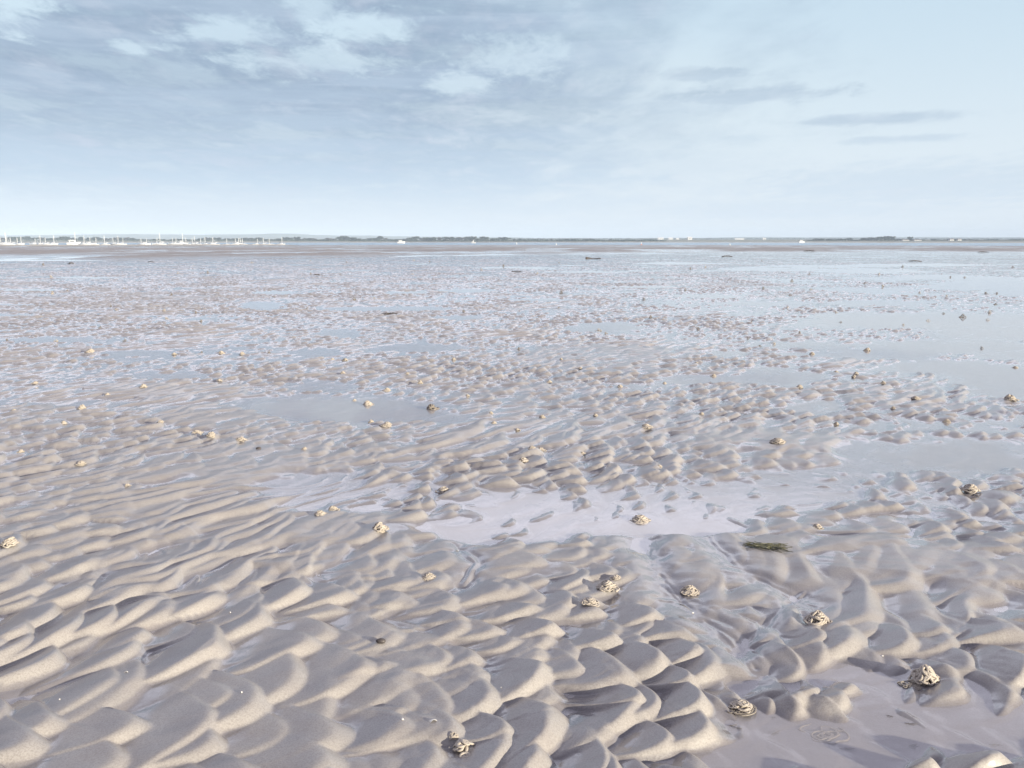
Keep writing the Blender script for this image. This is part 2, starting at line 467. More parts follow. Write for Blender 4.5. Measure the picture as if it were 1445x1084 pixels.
# ------------------------------------------------------------------ worm casts
def tube(path, rad, sides=6):
    """verts, faces of a tube along path with per-point radius"""
    V, F = [], []
    n = len(path)
    up = Vector((0, 0, 1))
    for i in range(n):
        p = path[i]
        t = (path[min(i + 1, n - 1)] - path[max(i - 1, 0)])
        if t.length < 1e-9: t = Vector((1, 0, 0))
        t.normalize()
        s = t.cross(up)
        if s.length < .05: s = t.cross(Vector((1, 0, 0)))
        s.normalize(); w = s.cross(t)
        r_ = rad[i] if hasattr(rad, '__len__') else rad
        for k in range(sides):
            a = 2 * PI * k / sides
            V.append(p + (s * math.cos(a) + w * math.sin(a)) * r_)
    for i in range(n - 1):
        for k in range(sides):
            k2 = (k + 1) % sides
            F.append((i * sides + k, i * sides + k2, (i + 1) * sides + k2, (i + 1) * sides + k))
    F.append(tuple(range(sides))[::-1]); F.append(tuple(range((n - 1) * sides, n * sides)))
    return V, F

def cast_geo(seed, rad=.040, high=.028, tr=.0036, strands=5, steps=70, sides=6, flat=False):
    """a heap of coiled sand strings: several strings laid in loops, later ones on top"""
    R_ = random.Random(seed)
    V, F = [], []
    for s in range(strands):
        lay = s / max(1, strands - 1)
        rr = rad * (1.0 - .55 * lay)
        cx_, cy_ = R_.uniform(-.25, .25) * rad, R_.uniform(-.25, .25) * rad
        th = R_.uniform(0, 2 * PI); hd = R_.uniform(0, 2 * PI)
        p = Vector((cx_ + rr * .7 * math.cos(th), cy_ + rr * .7 * math.sin(th), 0))
        curv = R_.uniform(-1, 1); path, rads = [], []
        step = rad * .13
        wob = R_.uniform(0, 9)
        for i in range(steps):
            curv += R_.gauss(0, .16); curv = max(-1.0, min(1.0, curv))
            q = Vector((p.x - cx_, p.y - cy_))
            if q.length > rr:                                  # turn back over the heap
                want = math.atan2(-q.y, -q.x)
                dlt = (want - hd + PI) % (2 * PI) - PI
                hd += .5 * (1 if dlt > 0 else -1)
            hd += curv * .55
            p = Vector((p.x + step * math.cos(hd), p.y + step * math.sin(hd), 0))
            ov = math.hypot(p.x - cx_, p.y - cy_) / (rr * 1.12)
            if ov > 1: p = Vector((cx_ + (p.x - cx_) / ov, cy_ + (p.y - cy_) / ov, 0))
            q = math.hypot(p.x, p.y) / rad
            dome = high * max(0.0, 1 - q * q) * (.25 + .75 * lay)
            zz = dome + abs(math.sin(i * .21 + wob)) * high * (.55 if not flat else .05) * (1 - .4 * q)
            path.append(Vector((p.x, p.y, zz + tr * .5)))
            e = min(1.0, (i + 1) / 4, (steps - i) / 4)
            rads.append(tr * e * (.88 + .24 * R_.random()))
        v, f = tube(path, rads, sides)
        o = len(V); V += v; F += [tuple(q + o for q in ff) for ff in f]
    if not flat:                                               # the heaped core under the strings
        seg, rings = 12, 4; o = len(V)
        for j in range(rings):
            a = j / (rings - 1)
            for k in range(seg):
                t = 2 * PI * k / seg
                q = rad * .74 * (1 - a) * (1 + .15 * math.sin(3 * t + seed))
                V.append(Vector((q * math.cos(t), q * math.sin(t), -.010 + (high * .50 + .010) * math.sin(a * PI / 2))))
        for j in range(rings - 1):
            for k in range(seg):
                k2 = (k + 1) % seg
                F.append((o + j * seg + k, o + j * seg + k2, o + (j + 1) * seg + k2, o + (j + 1) * seg + k))
    return V, F

def cast_mesh(seed, dark=False, **kw):
    V, F = cast_geo(seed, **kw)
    me = bpy.data.meshes.new('worm_cast'); me.from_pydata([tuple(p) for p in V], [], F)
    me.materials.append(M_CAST_DARK if dark else M_CAST)
    me.polygons.foreach_set('use_smooth', [True] * len(me.polygons)); me.update()
    return me

# photo x, y (foot), width in photo pixels, height factor, label
NEAR_CASTS = [
    (656, 1066, 37, .8, 1, 'open coiled worm cast on dark sand nearest the camera, loops spread like a knot'),
    (640, 1054, 15, .9, 2, 'very small worm cast tucked just left of the open coiled knot nearest the camera'),
    (1304, 962, 40, 1.5, 3, 'tall heaped worm cast standing at the edge of the shallow brown pool'),
    (1153, 886, 33, 1.2, 4, 'pale worm cast slumping down the ridge above the shallow brown pool'),
    (1046, 1002, 32, .7, 5, 'worm cast half sunk in the shallow brown pool beside a round sand islet'),
    (973, 839, 25, 1.0, 6, 'worm cast with one raised loop alone on the smooth sand bar'),
    (857, 838, 28, 1.0, 7, 'middle worm cast of three in a row beside the drainage rill'),
    (869, 826, 18, .9, 8, 'uppermost and smallest worm cast of three in a row beside the drainage rill'),
    (831, 863, 28, .8, 9, 'lowest worm cast of three in a row beside the drainage rill'),
    (605, 824, 22, .9, 10, 'worm cast in the forked hollow right of the smooth left sand bar'),
    (536, 754, 24, 1.1, 11, 'spiky worm cast on the smooth sand just left of the long central pool'),
    (903, 734, 28, .8, 12, 'flat wide worm cast on the low spit at the edge of the central pool'),
    (470, 721, 15, 1.0, 13, 'upper of two small worm casts close together left of the central pool'),
    (452, 733, 17, 1.0, 14, 'lower of two small worm casts close together left of the central pool'),
    (16, 781, 26, 1.1, 15, 'worm cast at the left edge of the photo among broad ripples'),
    (1369, 696, 25, 1.0, 16, 'worm cast on the ripple field below the right hand pool'),
    (1153, 746, 15, 1.0, 17, 'small worm cast at the right end of the central pool'),
    (626, 694, 20, 1.0, 18, 'worm cast on a bright ridge just above the central pool'),
    (738, 654, 19, 1.2, 19, 'dark sided worm cast sitting on top of a rounded ripple in the centre'),
    (751, 640, 12, .9, 20, 'left one of two small worm casts behind the rounded ripple in the centre'),
    (763, 637, 14, .9, 21, 'right one of two small worm casts behind the rounded ripple in the centre'),
    (822, 642, 9, .9, 22, 'tiny worm cast right of the pair behind the rounded central ripple'),
    (930, 663, 10, .9, 23, 'tiny worm cast on the ripples above the right part of the central pool'),
    (912, 607, 17, .8, 24, 'low worm cast on ripples midway between the central and far pools'),
    (1097, 630, 23, .7, 25, 'flat wide worm cast on the smooth bar left of the right hand pool'),
    (340, 625, 17, .8, 26, 'rightmost of three pale worm casts on the smooth sand below the left pool'),
    (278, 615, 18, .8, 27, 'leftmost of three pale worm casts on the smooth sand below the left pool'),
    (299, 622, 14, 1.2, 28, 'middle and roundest of three pale worm casts below the left pool'),
    (115, 660, 14, .8, 29, 'worm cast lying low on a long ripple at the left'),
    (519, 571, 14, 1.4, 30, 'tall worm cast standing in the left pool with its reflection'),
    (609, 577, 17, 1.2, 31, 'dark worm cast at the right end of the left pool'),
    (546, 603, 19, .9, 32, 'worm cast on the lower rim of the left pool'),
    (524, 597, 9, 1.2, 33, 'tiny upright worm cast against the lower edge of the left pool'),
    (227, 601, 10, .9, 34, 'small dark worm cast left of the three pale ones'),
    (1128, 548, 12, 1.3, 35, 'round worm cast in the pool right of the middle, dark on its left side'),
    (1224, 495, 10, 1.3, 36, 'upright worm cast on the ripple island among the bright right pools'),
    (1425, 567, 18, 1.1, 37, 'worm cast on the shore of the bright pool at the right edge'),
    (1292, 565, 14, .9, 38, 'worm cast on the ripples left of the bright right edge pool'),
    (1336, 596, 12, 1.1, 39, 'worm cast just above the wide right hand pool'),
    (128, 499, 14, 1.2, 40, 'biggest worm cast near the small left pools, tan and upright'),
]
MID_CASTS = [(116, 578, 12), (50, 543, 10), (20, 582, 10), (203, 550, 10), (546, 551, 12), (500, 565, 8), (775, 542, 8), (819, 522, 8), (875, 547, 10), (938, 541, 7),
             (484, 529, 10), (342, 501, 9), (246, 501, 8), (765, 591, 10), (697, 598, 9), (312, 500, 9), (380, 499, 8), (285, 499, 6), (469, 508, 8), (487, 509, 9),
             (593, 543, 9), (235, 451, 9), (141, 464, 7), (284, 454, 7), (80, 483, 7), (77, 482, 6), (176, 482, 7), (10, 481, 7), (732, 495, 8), (792, 510, 6),
             (983, 513, 6), (1055, 478, 6), (1072, 490, 8), (845, 467, 10), (918, 450, 7), (855, 471, 6), (985, 465, 7), (1128, 471, 7), (1092, 486, 7), (1146, 500, 8),
             (1186, 455, 6), (1310, 453, 6), (1359, 448, 11), (1331, 443, 6), (1391, 416, 7), (1335, 419, 6), (1245, 405, 6), (1298, 414, 6), (1115, 417, 6), (967, 410, 6),
             (1007, 531, 9), (1208, 531, 8), (1205, 534, 7), (1180, 526, 8), (1433, 519, 9), (1385, 492, 7), (1394, 452, 6), (1180, 441, 6), (1275, 459, 6), (1060, 455, 6),
             (693, 586, 7), (660, 560, 7), (575, 530, 7), (640, 508, 7), (310, 540, 8), (152, 560, 8), (90, 600, 9), (30, 640, 10), (180, 690, 9), (1246, 545, 8),
             (1405, 430, 6), (1040, 585, 9), (990, 590, 8), (1180, 600, 9), (1260, 580, 8), (840, 590, 8), (430, 640, 9), (730, 608, 8)]
variants = [cast_mesh(100 + k, strands=8, high=.024 + .004 * (k % 3)) for k in range(8)]
far_variants = [cast_mesh(200 + k, dark=(k % 3 != 0), strands=3, steps=34, sides=4, high=.036) for k in range(6)]

def put_cast(me, u, v, wpx, hk, label, group=None, z_off=0.0):
    x, y = ground_at(u, v)
    z = sand_z(x, y)
    dist = math.hypot(y, CAM_H)
    k = wpx * dist / FPX / .080
    o = bpy.data.objects.new('worm_cast', me); COL.objects.link(o)
    o.location = (x, y, max(z, -.006) - .002 + z_off); o.scale = (k, k, k * hk * .78)
    o.rotation_euler = (0, 0, random.uniform(0, 2 * PI))
    tag(o, label, 'worm cast', group)
    return o
for (u, v, w, hk, sd, lab) in NEAR_CASTS:
    big = w >= 20
    me = cast_mesh(sd, strands=8 if sd != 1 else 3, high=.028, steps=80 if sd != 1 else 60, tr=.0035 if sd != 1 else .0052) if big else variants[sd % 8]
    if sd == 31: me = cast_mesh(sd, dark=True, strands=6)
    put_cast(me, u, v, w * .93, hk, lab, 'worm casts scattered over the wet sand')
for (u, v, w) in MID_CASTS:
    far = v < 500
    side = 'left' if u < 480 else ('right' if u > 1000 else 'middle')
    if far: lab = {'left': 'small tan worm cast on the far left ripples beside thin pools', 'middle': 'small worm cast on the far middle ripples above the left pool',
                   'right': 'small dark worm cast dotted among the bright far right pools'}[side]
    else: lab = {'left': 'small tan worm cast on the mid distance ripples left of the left pool', 'middle': 'small worm cast on the mid distance ripples in the middle of the flat',
                 'right': 'small worm cast on the mid distance ripples at the right'}[side]
    put_cast(random.choice(far_variants if far else variants), u, v, w * (.8 if far else .9), random.uniform(.9, 1.4), lab, 'small worm casts of the ' + ('far' if far else 'mid distance') + ' flat, ' + side)
RC = random.Random(5)
n = 0
while n < 50:
    v = 368 + 75 * RC.random() ** 1.3
    u = RC.uniform(-10, 1455)
    wpx = RC.uniform(2.4, 4.2) + (v - 368) / 75 * 2.0
    put_cast(RC.choice(far_variants), u, v, wpx, RC.uniform(.9, 1.6), 'tiny worm cast, a mere speck on the distant wet flat', 'worm cast specks on the distant flat')
    n += 1
# casts lying flattened under the shallow pool water
for (u, v, w, sd, lab) in [(1164, 1034, 54, 301, 'collapsed worm cast lying as thin squiggles on the shallow pool floor'),
                           (1282, 968, 34, 302, 'faint washed out squiggle of a worm cast left of the tall heaped cast'),
                           (1048, 1005, 42, 303, 'ring of flattened sand strings around the half sunk worm cast')]:
    me = cast_mesh(sd, dark=True, flat=True, strands=5, steps=48, tr=.0022, high=.001)
    x, y = ground_at(u, v); k = w * math.hypot(y, CAM_H) / FPX / .08
    o = bpy.data.objects.new('flattened_worm_cast', me); COL.objects.link(o)
    o.location = (x, y, sand_z(x, y) + .001); o.scale = (k, k * .8, k * .8)
    tag(o, lab, 'worm cast')

# ------------------------------------------------------------------ pebble, shells, weed, driftwood
def blob_geo(seed, rx, ry, rz, seg=14, rings=8, rough=.18):
    R_ = random.Random(seed); ph = [R_.uniform(0, 6) for _ in range(6)]
    V, F = [], []
    for j in range(rings + 1):
        f = PI * j / rings
        for k in range(seg):
            t = 2 * PI * k / seg
            q = 1 + rough * (math.sin(2 * t + ph[0]) * .5 + math.sin(3 * t + ph[1] + f) * .3 + math.sin(5 * t + 2 * f + ph[2]) * .2)
            V.append(Vector((rx * q * math.sin(f) * math.cos(t), ry * q * math.sin(f) * math.sin(t), rz * math.cos(f))))
    for j in range(rings):
        for k in range(seg):
            k2 = (k + 1) % seg
            F.append((j * seg + k, (j + 1) * seg + k, (j + 1) * seg + k2, j * seg + k2))
    return V, F

def place(name, geo, m, u, v, label, cat, group=None, rz=0, dz=0.0, k=1.0):
    x, y = ground_at(u, v)
    o = mesh_from(name, geo[0], geo[1], m)
    o.location = (x, y, sand_z(x, y) + dz); o.rotation_euler = (0, 0, rz); o.scale = (k, k, k)
    return tag(o, label, cat, group)

place('pebble', blob_geo(3, .017, .013, .010), M_STONE, 538, 919, 'dark rounded pebble in a ripple hollow near the camera', 'pebble', dz=.006)
place('pebble', blob_geo(4, .011, .009, .006), M_STONE, 365, 639, 'small dark pebble on bright sand below the left pool', 'pebble', dz=.004, k=1.6)

def shell_geo(r_, seed):
    """a ribbed cockle valve lying hollow side down"""
    V, F = [], []; seg, rings = 28, 8
    for j in range(rings + 1):
        a = j / rings
        for k in range(seg):
            t = PI * (-.12 + 1.24 * k / (seg - 1))
            rib = 1 + .05 * math.sin(k * 2.2) * a
            q = r_ * a * rib
            V.append(Vector((q * math.cos(t), q * math.sin(t) * .95 - r_ * .4, r_ * .42 * (1 - a ** 2.2) * (1 if a > 0 else 1) + .001)))
    n0 = len(V)
    for j in range(rings):
        for k in range(seg - 1):
            F.append((j * seg + k, (j + 1) * seg + k, (j + 1) * seg + k + 1, j * seg + k + 1))
    V += [p - Vector((0, 0, .0012)) for p in V[:n0]]
    F += [tuple(n0 + q for q in reversed(f)) for f in F[:]]
    return V, F
for (u, v, r_, lab) in [(611, 1036, .011, 'white broken shell in a hollow above the open coiled cast'),
                        (568, 1036, .006, 'tiny white shell chip left of the broken white shell'),
                        (325, 873, .005, 'tiny white shell chip on a ripple back in the left foreground'),
                        (342, 998, .005, 'tiny white shell chip in the left foreground beside a bright ripple'),
                        (707, 982, .004, 'tiny white shell speck on the large tongue shaped ripple'),
                        (978, 869, .006, 'small white shell chip below the cast on the smooth bar'),
                        (645, 780, .007, 'white shell chip on the smooth sand by the central pool'),
                        (1245, 931, .004, 'tiny pale shell speck beside the tall heaped cast'),
                        (179, 961, .006, 'white shell chip with dark grit in the left foreground trough'),
                        (85, 1000, .004, 'tiny pale shell speck at the far left foreground')]:
    place('shell', shell_geo(r_, 1), M_SHELL, u, v, lab, 'shell', 'shell bits on the sand', rz=random.uniform(0, 6), dz=.001)

def weed_geo(length, width, seed, fronds=26, flat=1.0):
    """a flat tangle of weed: many thin strap blades laid along one another"""
    R_ = random.Random(seed); V, F = [], []
    for s in range(fronds):
        ln = length * R_.uniform(.3, .8); x0 = R_.uniform(-length / 2, length / 2 - ln); y0 = R_.gauss(0, width * .22)
        hd = R_.gauss(0, .18); w = R_.uniform(.10, .24) * width; z0 = R_.uniform(.002, .010)
        n_ = 12; o = len(V); ph = R_.uniform(0, 6)
        for i in range(n_ + 1):
            a = i / n_
            px = x0 + ln * a; py = y0 + math.sin(a * 4 + ph) * width * .22 + hd * ln * a
            hw = w * math.sin(PI * min(1, max(.05, a * .96 + .03))) * .5 + .0008
            pz = (z0 + .006 * math.sin(a * 7 + ph) ** 2) * flat
            V += [Vector((px, py - hw, pz)), Vector((px, py, pz + .003 * flat)), Vector((px, py + hw, pz)), Vector((px, py, pz - .002 * flat))]
        for i in range(n_):
            for q in range(4):
                q2 = (q + 1) % 4
                F.append((o + i * 4 + q, o + i * 4 + q2, o + (i + 1) * 4 + q2, o + (i + 1) * 4 + q))
    return V, F
place('seaweed', weed_geo(.24, .06, 5, 34, .55), M_WEED, 1083, 781, 'olive green strip of seaweed lying on the smooth sand bar', 'seaweed', rz=-.25, dz=.004)
for i, (u, v, ln, lab) in enumerate([(1194, 1054, .060, 'forked scrap of dark weed right of the collapsed squiggle cast'), (1038, 1026, .055, 'thin dark weed scrap in the pool below the half sunk cast'),
                       (1097, 1032, .050, 'thin dark weed scrap left of the collapsed squiggle cast'), (1288, 1022, .050, 'thin dark weed scrap right across the pool below an islet'),
                       (1291, 1052, .045, 'thin dark weed scrap near the bottom right of the pool'), (1092, 1012, .022, 'dot like weed scrap between the half sunk cast and the islet'),
                       (1256, 1011, .024, 'dot like weed scrap above the bottom right pool middle'), (1405, 1050, .04, 'thin dark weed scrap at the right edge of the pool')]):
    place('seaweed_scrap', weed_geo(ln, .007 + .004 * (i % 3), 40 + i, 3, .18), M_WRACK, u, v, lab, 'seaweed', 'dark weed scraps in the shallow pool', rz=random.uniform(-.4, .4), dz=.001)

# driftwood spar far out
def spar_geo(pts, rads, sides=8): return tube([Vector(p) for p in pts], rads, sides)
x, y = ground_at(837, 365.5)
o = bpy.data.objects.new('driftwood', None); COL.objects.link(o); o.location = (x, y, sand_z(x, y))
tag(o, 'dark driftwood spar lying across the far flat with its root end left', 'driftwood')
k = math.hypot(y, CAM_H) / FPX
mesh_from('trunk', *spar_geo([(-8 * k, 0, 1.6 * k), (-4 * k, .2, 1.2 * k), (0, .3, .5 * k), (5 * k, .1, .7 * k), (10.5 * k, 0, .9 * k)], [1.0 * k, .8 * k, .5 * k, .6 * k, .55 * k]), M_WOOD, o)
mesh_from('root_plate', *blob_geo(8, 1.6 * k, 1.2 * k, 1.7 * k, rough=.5), M_WOOD, o).location = (-9 * k, 0, 1.5 * k)
mesh_from('branch', *spar_geo([(5 * k, 0, .8 * k), (7.5 * k, -.3, 1.7 * k), (10 * k, -.5, 1.5 * k)], [.4 * k, .35 * k, .15 * k]), M_WOOD, o)
for i, (u, v, wpx, hpx, lab) in enumerate([(1026, 362.5, 9, 2.2, 'low dark heap of wrack on the far flat right of the driftwood'), (1291, 369.5, 10, 2, 'low brown heap of wrack on the far right flat'),
                              (100, 373, 4, 2, 'small dark lump of wrack on the far left flat'), (1387, 353.5, 7, 1.6, 'dark wrack on the sandbank at the far right'),
                              (1142, 352.5, 8, 1.4, 'dark wrack strip on the far sandbank in the right half'), (213, 370.5, 5, 1.2, 'thin dark wrack line on the far left flat'),
                              (729, 385, 8, 1.6, 'dark wrack patch on the far flat in the centre'), (550, 444, 12, 2.0, 'brown wrack strip beside the long thin pool left of centre'),
                              (447, 390, 5, 2, 'small dark lump of wrack on the distant flat left of centre')]):
    x, y = ground_at(u, v); k = math.hypot(y, CAM_H) / FPX
    z = sand_z(x, y)
    g = weed_geo(wpx * 2 * k, hpx * 2.5 * k, 60 + i, 18)
    V = [Vector((p.x, p.y, (p.z - .002) * 50 * hpx * k + hpx * .5 * k * max(0, 1 - (p.x / (wpx * k)) ** 2))) for p in g[0]]
    o = mesh_from('wrack_heap', V, g[1], M_WRACK); o.location = (x, y, z)
    tag(o, lab, 'seaweed', 'heaps of wrack on the far flat')

# ------------------------------------------------------------------ yachts behind the spit
def box_vf(x0, x1, y0, y1, z0, z1):
    V = [Vector(p) for p in ((x0, y0, z0), (x1, y0, z0), (x1, y1, z0), (x0, y1, z0), (x0, y0, z1), (x1, y0, z1), (x1, y1, z1), (x0, y1, z1))]
    return V, [(0, 3, 2, 1), (4, 5, 6, 7), (0, 1, 5, 4), (1, 2, 6, 5), (2, 3, 7, 6), (3, 0, 4, 7)]

def hull_vf(ln, beam, free, draft=.35):
    """a yacht hull: pointed bow at +x, sheer line, transom stern"""
    V, F = [], []; st = 11
    for i in range(st):
        a = i / (st - 1); xx = -ln / 2 + ln * a
        wdt = beam / 2 * (1 - max(0, (a - .35) / .65) ** 2.2) * (.82 + .18 * min(1, a / .3)) + .02
        sh = free * (1 + .28 * a * a)
        for (fy, z) in ((-1, sh), (-.92, 0.12), (-.4, -draft), (.4, -draft), (.92, .12), (1, sh)):
            V.append(Vector((xx + (.35 * (z / free) * a * a), fy * wdt, z)))
    for i in range(st - 1):
        for k in range(6):
            k2 = (k + 1) % 6
            F.append((i * 6 + k, i * 6 + k2, (i + 1) * 6 + k2, (i + 1) * 6 + k))
    F += [tuple(range(6))[::-1], tuple(range((st - 1) * 6, st * 6))]
    return V, F

def make_yacht(ln, mast, cover, mirror=1):
    o = bpy.data.objects.new('yacht', None); COL.objects.link(o)
    mesh_from('hull', *hull_vf(ln, ln * .32, ln * .13), M_HULL, o, smooth=False)
    V, F = box_vf(-ln * .12, ln * .2, -ln * .1, ln * .1, ln * .12, ln * .20)
    for q in (4, 5, 6, 7): V[q].y *= .8; V[q].x = V[q].x * .9
    mesh_from('cabin', V, F, M_CABIN, o, smooth=False)
    mesh_from('mast', *tube([Vector((ln * .1, 0, ln * .14)), Vector((ln * .1, 0, mast * .6)), Vector((ln * .1, 0, mast))], [.21, .19, .15], 6), M_MAST, o)
    mesh_from('boom', *tube([Vector((ln * .09, 0, ln * .28)), Vector((-ln * .32, 0, ln * .27))], [.13, .13], 6), M_MAST, o)
    mesh_from('furled_sail', *tube([Vector((ln * .07, 0, ln * .28 + .2)), Vector((-ln * .1, 0, ln * .28 + .22)), Vector((-ln * .3, 0, ln * .27 + .16))], [.20, .24, .12], 6), cover, o)
    mesh_from('forestay', *tube([Vector((ln * .5, 0, ln * .17)), Vector((ln * .1, 0, mast * .96))], [.045, .035], 4), M_MAST, o)
    return o
Y_D = 640.0
protos = [(make_yacht(7.0, 8.0, M_BLUE), 8.0), (make_yacht(6.4, 8.0, M_SAILC), 8.0), (make_yacht(8.4, 8.0, M_SAILC), 8.0)]
used = set()
ORD = ['first', 'second', 'third', 'fourth', 'fifth', 'sixth', 'seventh', 'eighth', 'ninth', 'tenth', 'eleventh', 'twelfth', 'thirteenth', 'fourteenth', 'fifteenth', 'sixteenth', 'seventeenth',
       'eighteenth', 'nineteenth', 'twentieth'] + ['twenty-' + q for q in ('first', 'second', 'third', 'fourth', 'fifth', 'sixth', 'seventh', 'eighth', 'ninth')] + ['thirtieth'] + \
      ['thirty-' + q for q in ('first', 'second', 'third', 'fourth', 'fifth', 'sixth', 'seventh', 'eighth', 'ninth')] + ['fortieth'] + ['forty-' + q for q in ('first', 'second', 'third', 'fourth', 'fifth', 'sixth', 'seventh', 'eighth', 'ninth')]
MASTS = [(1, 335), (5.5, 328.5), (10, 335), (16, 336), (25, 336), (28, 334), (48, 337), (57.5, 332), (65, 336), (74, 332), (104, 328.5), (117, 333), (125, 335), (134, 336), (148, 333), (160, 336), (167.5, 333),
         (172, 337), (200, 337), (205, 337), (220, 336), (226.5, 329), (242, 336), (247, 336), (255.5, 330), (263, 336), (272, 336), (275.5, 334), (282, 337), (290, 335), (299, 336), (301.5, 335), (321, 337.5),
         (331, 337), (335, 336), (340, 336), (343, 337), (362, 337.5), (372.5, 336), (381, 337), (396.5, 335)]
for i, (u, vtop) in enumerate(MASTS):
    D = Y_D + random.Random(i).uniform(-25, 60)
    top = at_dist(u, vtop, D)
    mh = top[2] - WATER_LOW
    q = random.Random(i + 50).randrange(3)
    proto, pm = protos[q]
    if q in used: o = copy_tree(proto)
    else: o = proto; used.add(q)
    k = mh / pm; kk = max(.8, min(1.15, .55 + .5 * k))
    o.scale = (kk, kk, k)
    for ch in o.children:            # only the mast height differs, keep hulls true
        pass
    dirn = random.Random(i + 9).choice((0, PI)) + random.Random(i + 3).uniform(-.35, .35)
    o.location = (top[0], D, WATER_LOW + .25); o.rotation_euler = (0, 0, dirn)
    extra = ''
    if vtop < 330.5: extra = 'tall masted '
    tag(o, f'{extra}white yacht behind the shingle spit, {ORD[i]} mast from the left edge', 'yacht', 'yachts moored behind the shingle spit')

# motor cruiser with high white topsides among the yachts
def motorboat(u, D, ln, lab, canopy=False):
    o = bpy.data.objects.new('motor_boat', None); COL.objects.link(o)
    mesh_from('hull', *hull_vf(ln, ln * .34, ln * .17), M_HULL, o, smooth=False)
    V, F = box_vf(-ln * .3, ln * .18, -ln * .13, ln * .13, ln * .16, ln * .34)
    V[5].x -= ln * .1; V[6].x -= ln * .1
    mesh_from('wheelhouse', V, F, M_CABIN, o, smooth=False)
    mesh_from('window', *box_vf(-ln * .24, ln * .08, -ln * .134, ln * .134, ln * .23, ln * .30), M_GLASS, o, smooth=False)
    mesh_from('roof', *box_vf(-ln * .36, ln * .14, -ln * .15, ln * .15, ln * .345, ln * .38), M_HULL, o, smooth=False)
    x = (u - CX) / FPX * D * 1.0
    a = at_dist(u, 343, D)
    o.location = (a[0], D, WATER_LOW + .2); o.rotation_euler = (0, 0, .2)
    tag(o, lab, 'motor boat')
    return o
motorboat(104, 655, 9.0, 'white motor cruiser with a flat roof among the masts near the left edge')
motorboat(566, 900, 7.5, 'lone white cabin boat off the far wooded shore, right of the yachts')
motorboat(1131, 1000, 7.0, 'white cabin boat at the left end of the dark tree clumps on the right')

# small buoys on the channel
def buoy(u, v, D, m, lab, hpx=2.5):
    o = bpy.data.objects.new('buoy', None); COL.objects.link(o)
    k = D / FPX * hpx / 2.0
    mesh_from('float', *blob_geo(2, .8 * k, .8 * k, .55 * k, rough=.02), m, o)
    mesh_from('top_mark', *tube([Vector((0, 0, .3 * k)), Vector((0, 0, 1.3 * k)), Vector((0, 0, 1.9 * k))], [.28 * k, .22 * k, .30 * k], 8), M_BUOYW, o)
    a = at_dist(u, v, D); o.location = (a[0], D, WATER_LOW + .1)
    tag(o, lab, 'buoy', 'mooring buoys on the channel')
buoy(729, 344.5, 760, M_BUOYW, 'white buoy on the channel right of the centre wood')
buoy(785, 345.5, 660, M_BUOYW, 'white buoy on the channel above the driftwood, nearest of the white ones')
buoy(905, 345, 690, M_BUOYO, 'orange and white buoy on the channel in the right half', 3.2)
buoy(1030, 345.8, 640, M_BUOYW, 'rightmost white buoy on the channel above the far wrack heap', 2.6)
# one dinghy sailing off the wood
o = bpy.data.objects.new('sailing_dinghy', None); COL.objects.link(o)
mesh_from('hull', *hull_vf(4.5, 1.5, .5), M_HULL, o, smooth=False)
mesh_from('mast', *tube([Vector((.6, 0, .3)), Vector((.6, 0, 3.6))], [.07, .05], 6), M_MAST, o)
mesh_from('sail', [Vector((.5, .02, .8)), Vector((-1.7, .25, .85)), Vector((.5, .02, 3.5)), Vector((.5, -.02, .8)), Vector((-1.7, .21, .85)), Vector((.5, -.02, 3.5))], [(0, 1, 2), (5, 4, 3), (0, 3, 4, 1), (1, 4, 5, 2), (2, 5, 3, 0)], M_HULL, o, smooth=False)
a = at_dist(668, 341, 930); o.location = (a[0], 930, WATER_LOW + .1)
tag(o, 'tiny white sailing dinghy off the middle of the far wood', 'dinghy')

# ------------------------------------------------------------------ far shore: trees, houses, hills
def crown_geo(seed, w, h, n_clump=9, leaves=60, base=.22):
    """leaf sprays spread through several clumps of an uneven crown"""
    R_ = random.Random(seed); V, F = [], []
    cl = []
    for i in range(n_clump):
        a = R_.uniform(0, 2 * PI); q = math.sqrt(R_.random()) * w * .34
        cz = h * R_.uniform(base + .14, .84)
        cl.append((q * math.cos(a), q * math.sin(a), cz, R_.uniform(.16, .27) * w * (1.15 - .5 * cz / h)))
    for (cx_, cy_, cz, r_) in cl:
        for j in range(leaves):
            p = Vector((R_.gauss(0, 1), R_.gauss(0, 1), R_.gauss(0, .8)))
            p = p.normalized() * r_ * (R_.random() ** .45)
            p += Vector((cx_, cy_, cz))
            n_ = Vector((R_.gauss(0, 1), R_.gauss(0, 1), R_.gauss(.4, .8))).normalized()
            s = n_.orthogonal().normalized(); t = n_.cross(s)
            sz = R_.uniform(.25, .55) * (w / 8) ** .5
            o = len(V)
            for (aa, bb) in ((-1, -.6), (1, -.5), (.8, .7), (-.7, .6)):
                V.append(p + s * sz * aa + t * sz * bb)
            F.append((o, o + 1, o + 2, o + 3))
    return V, F

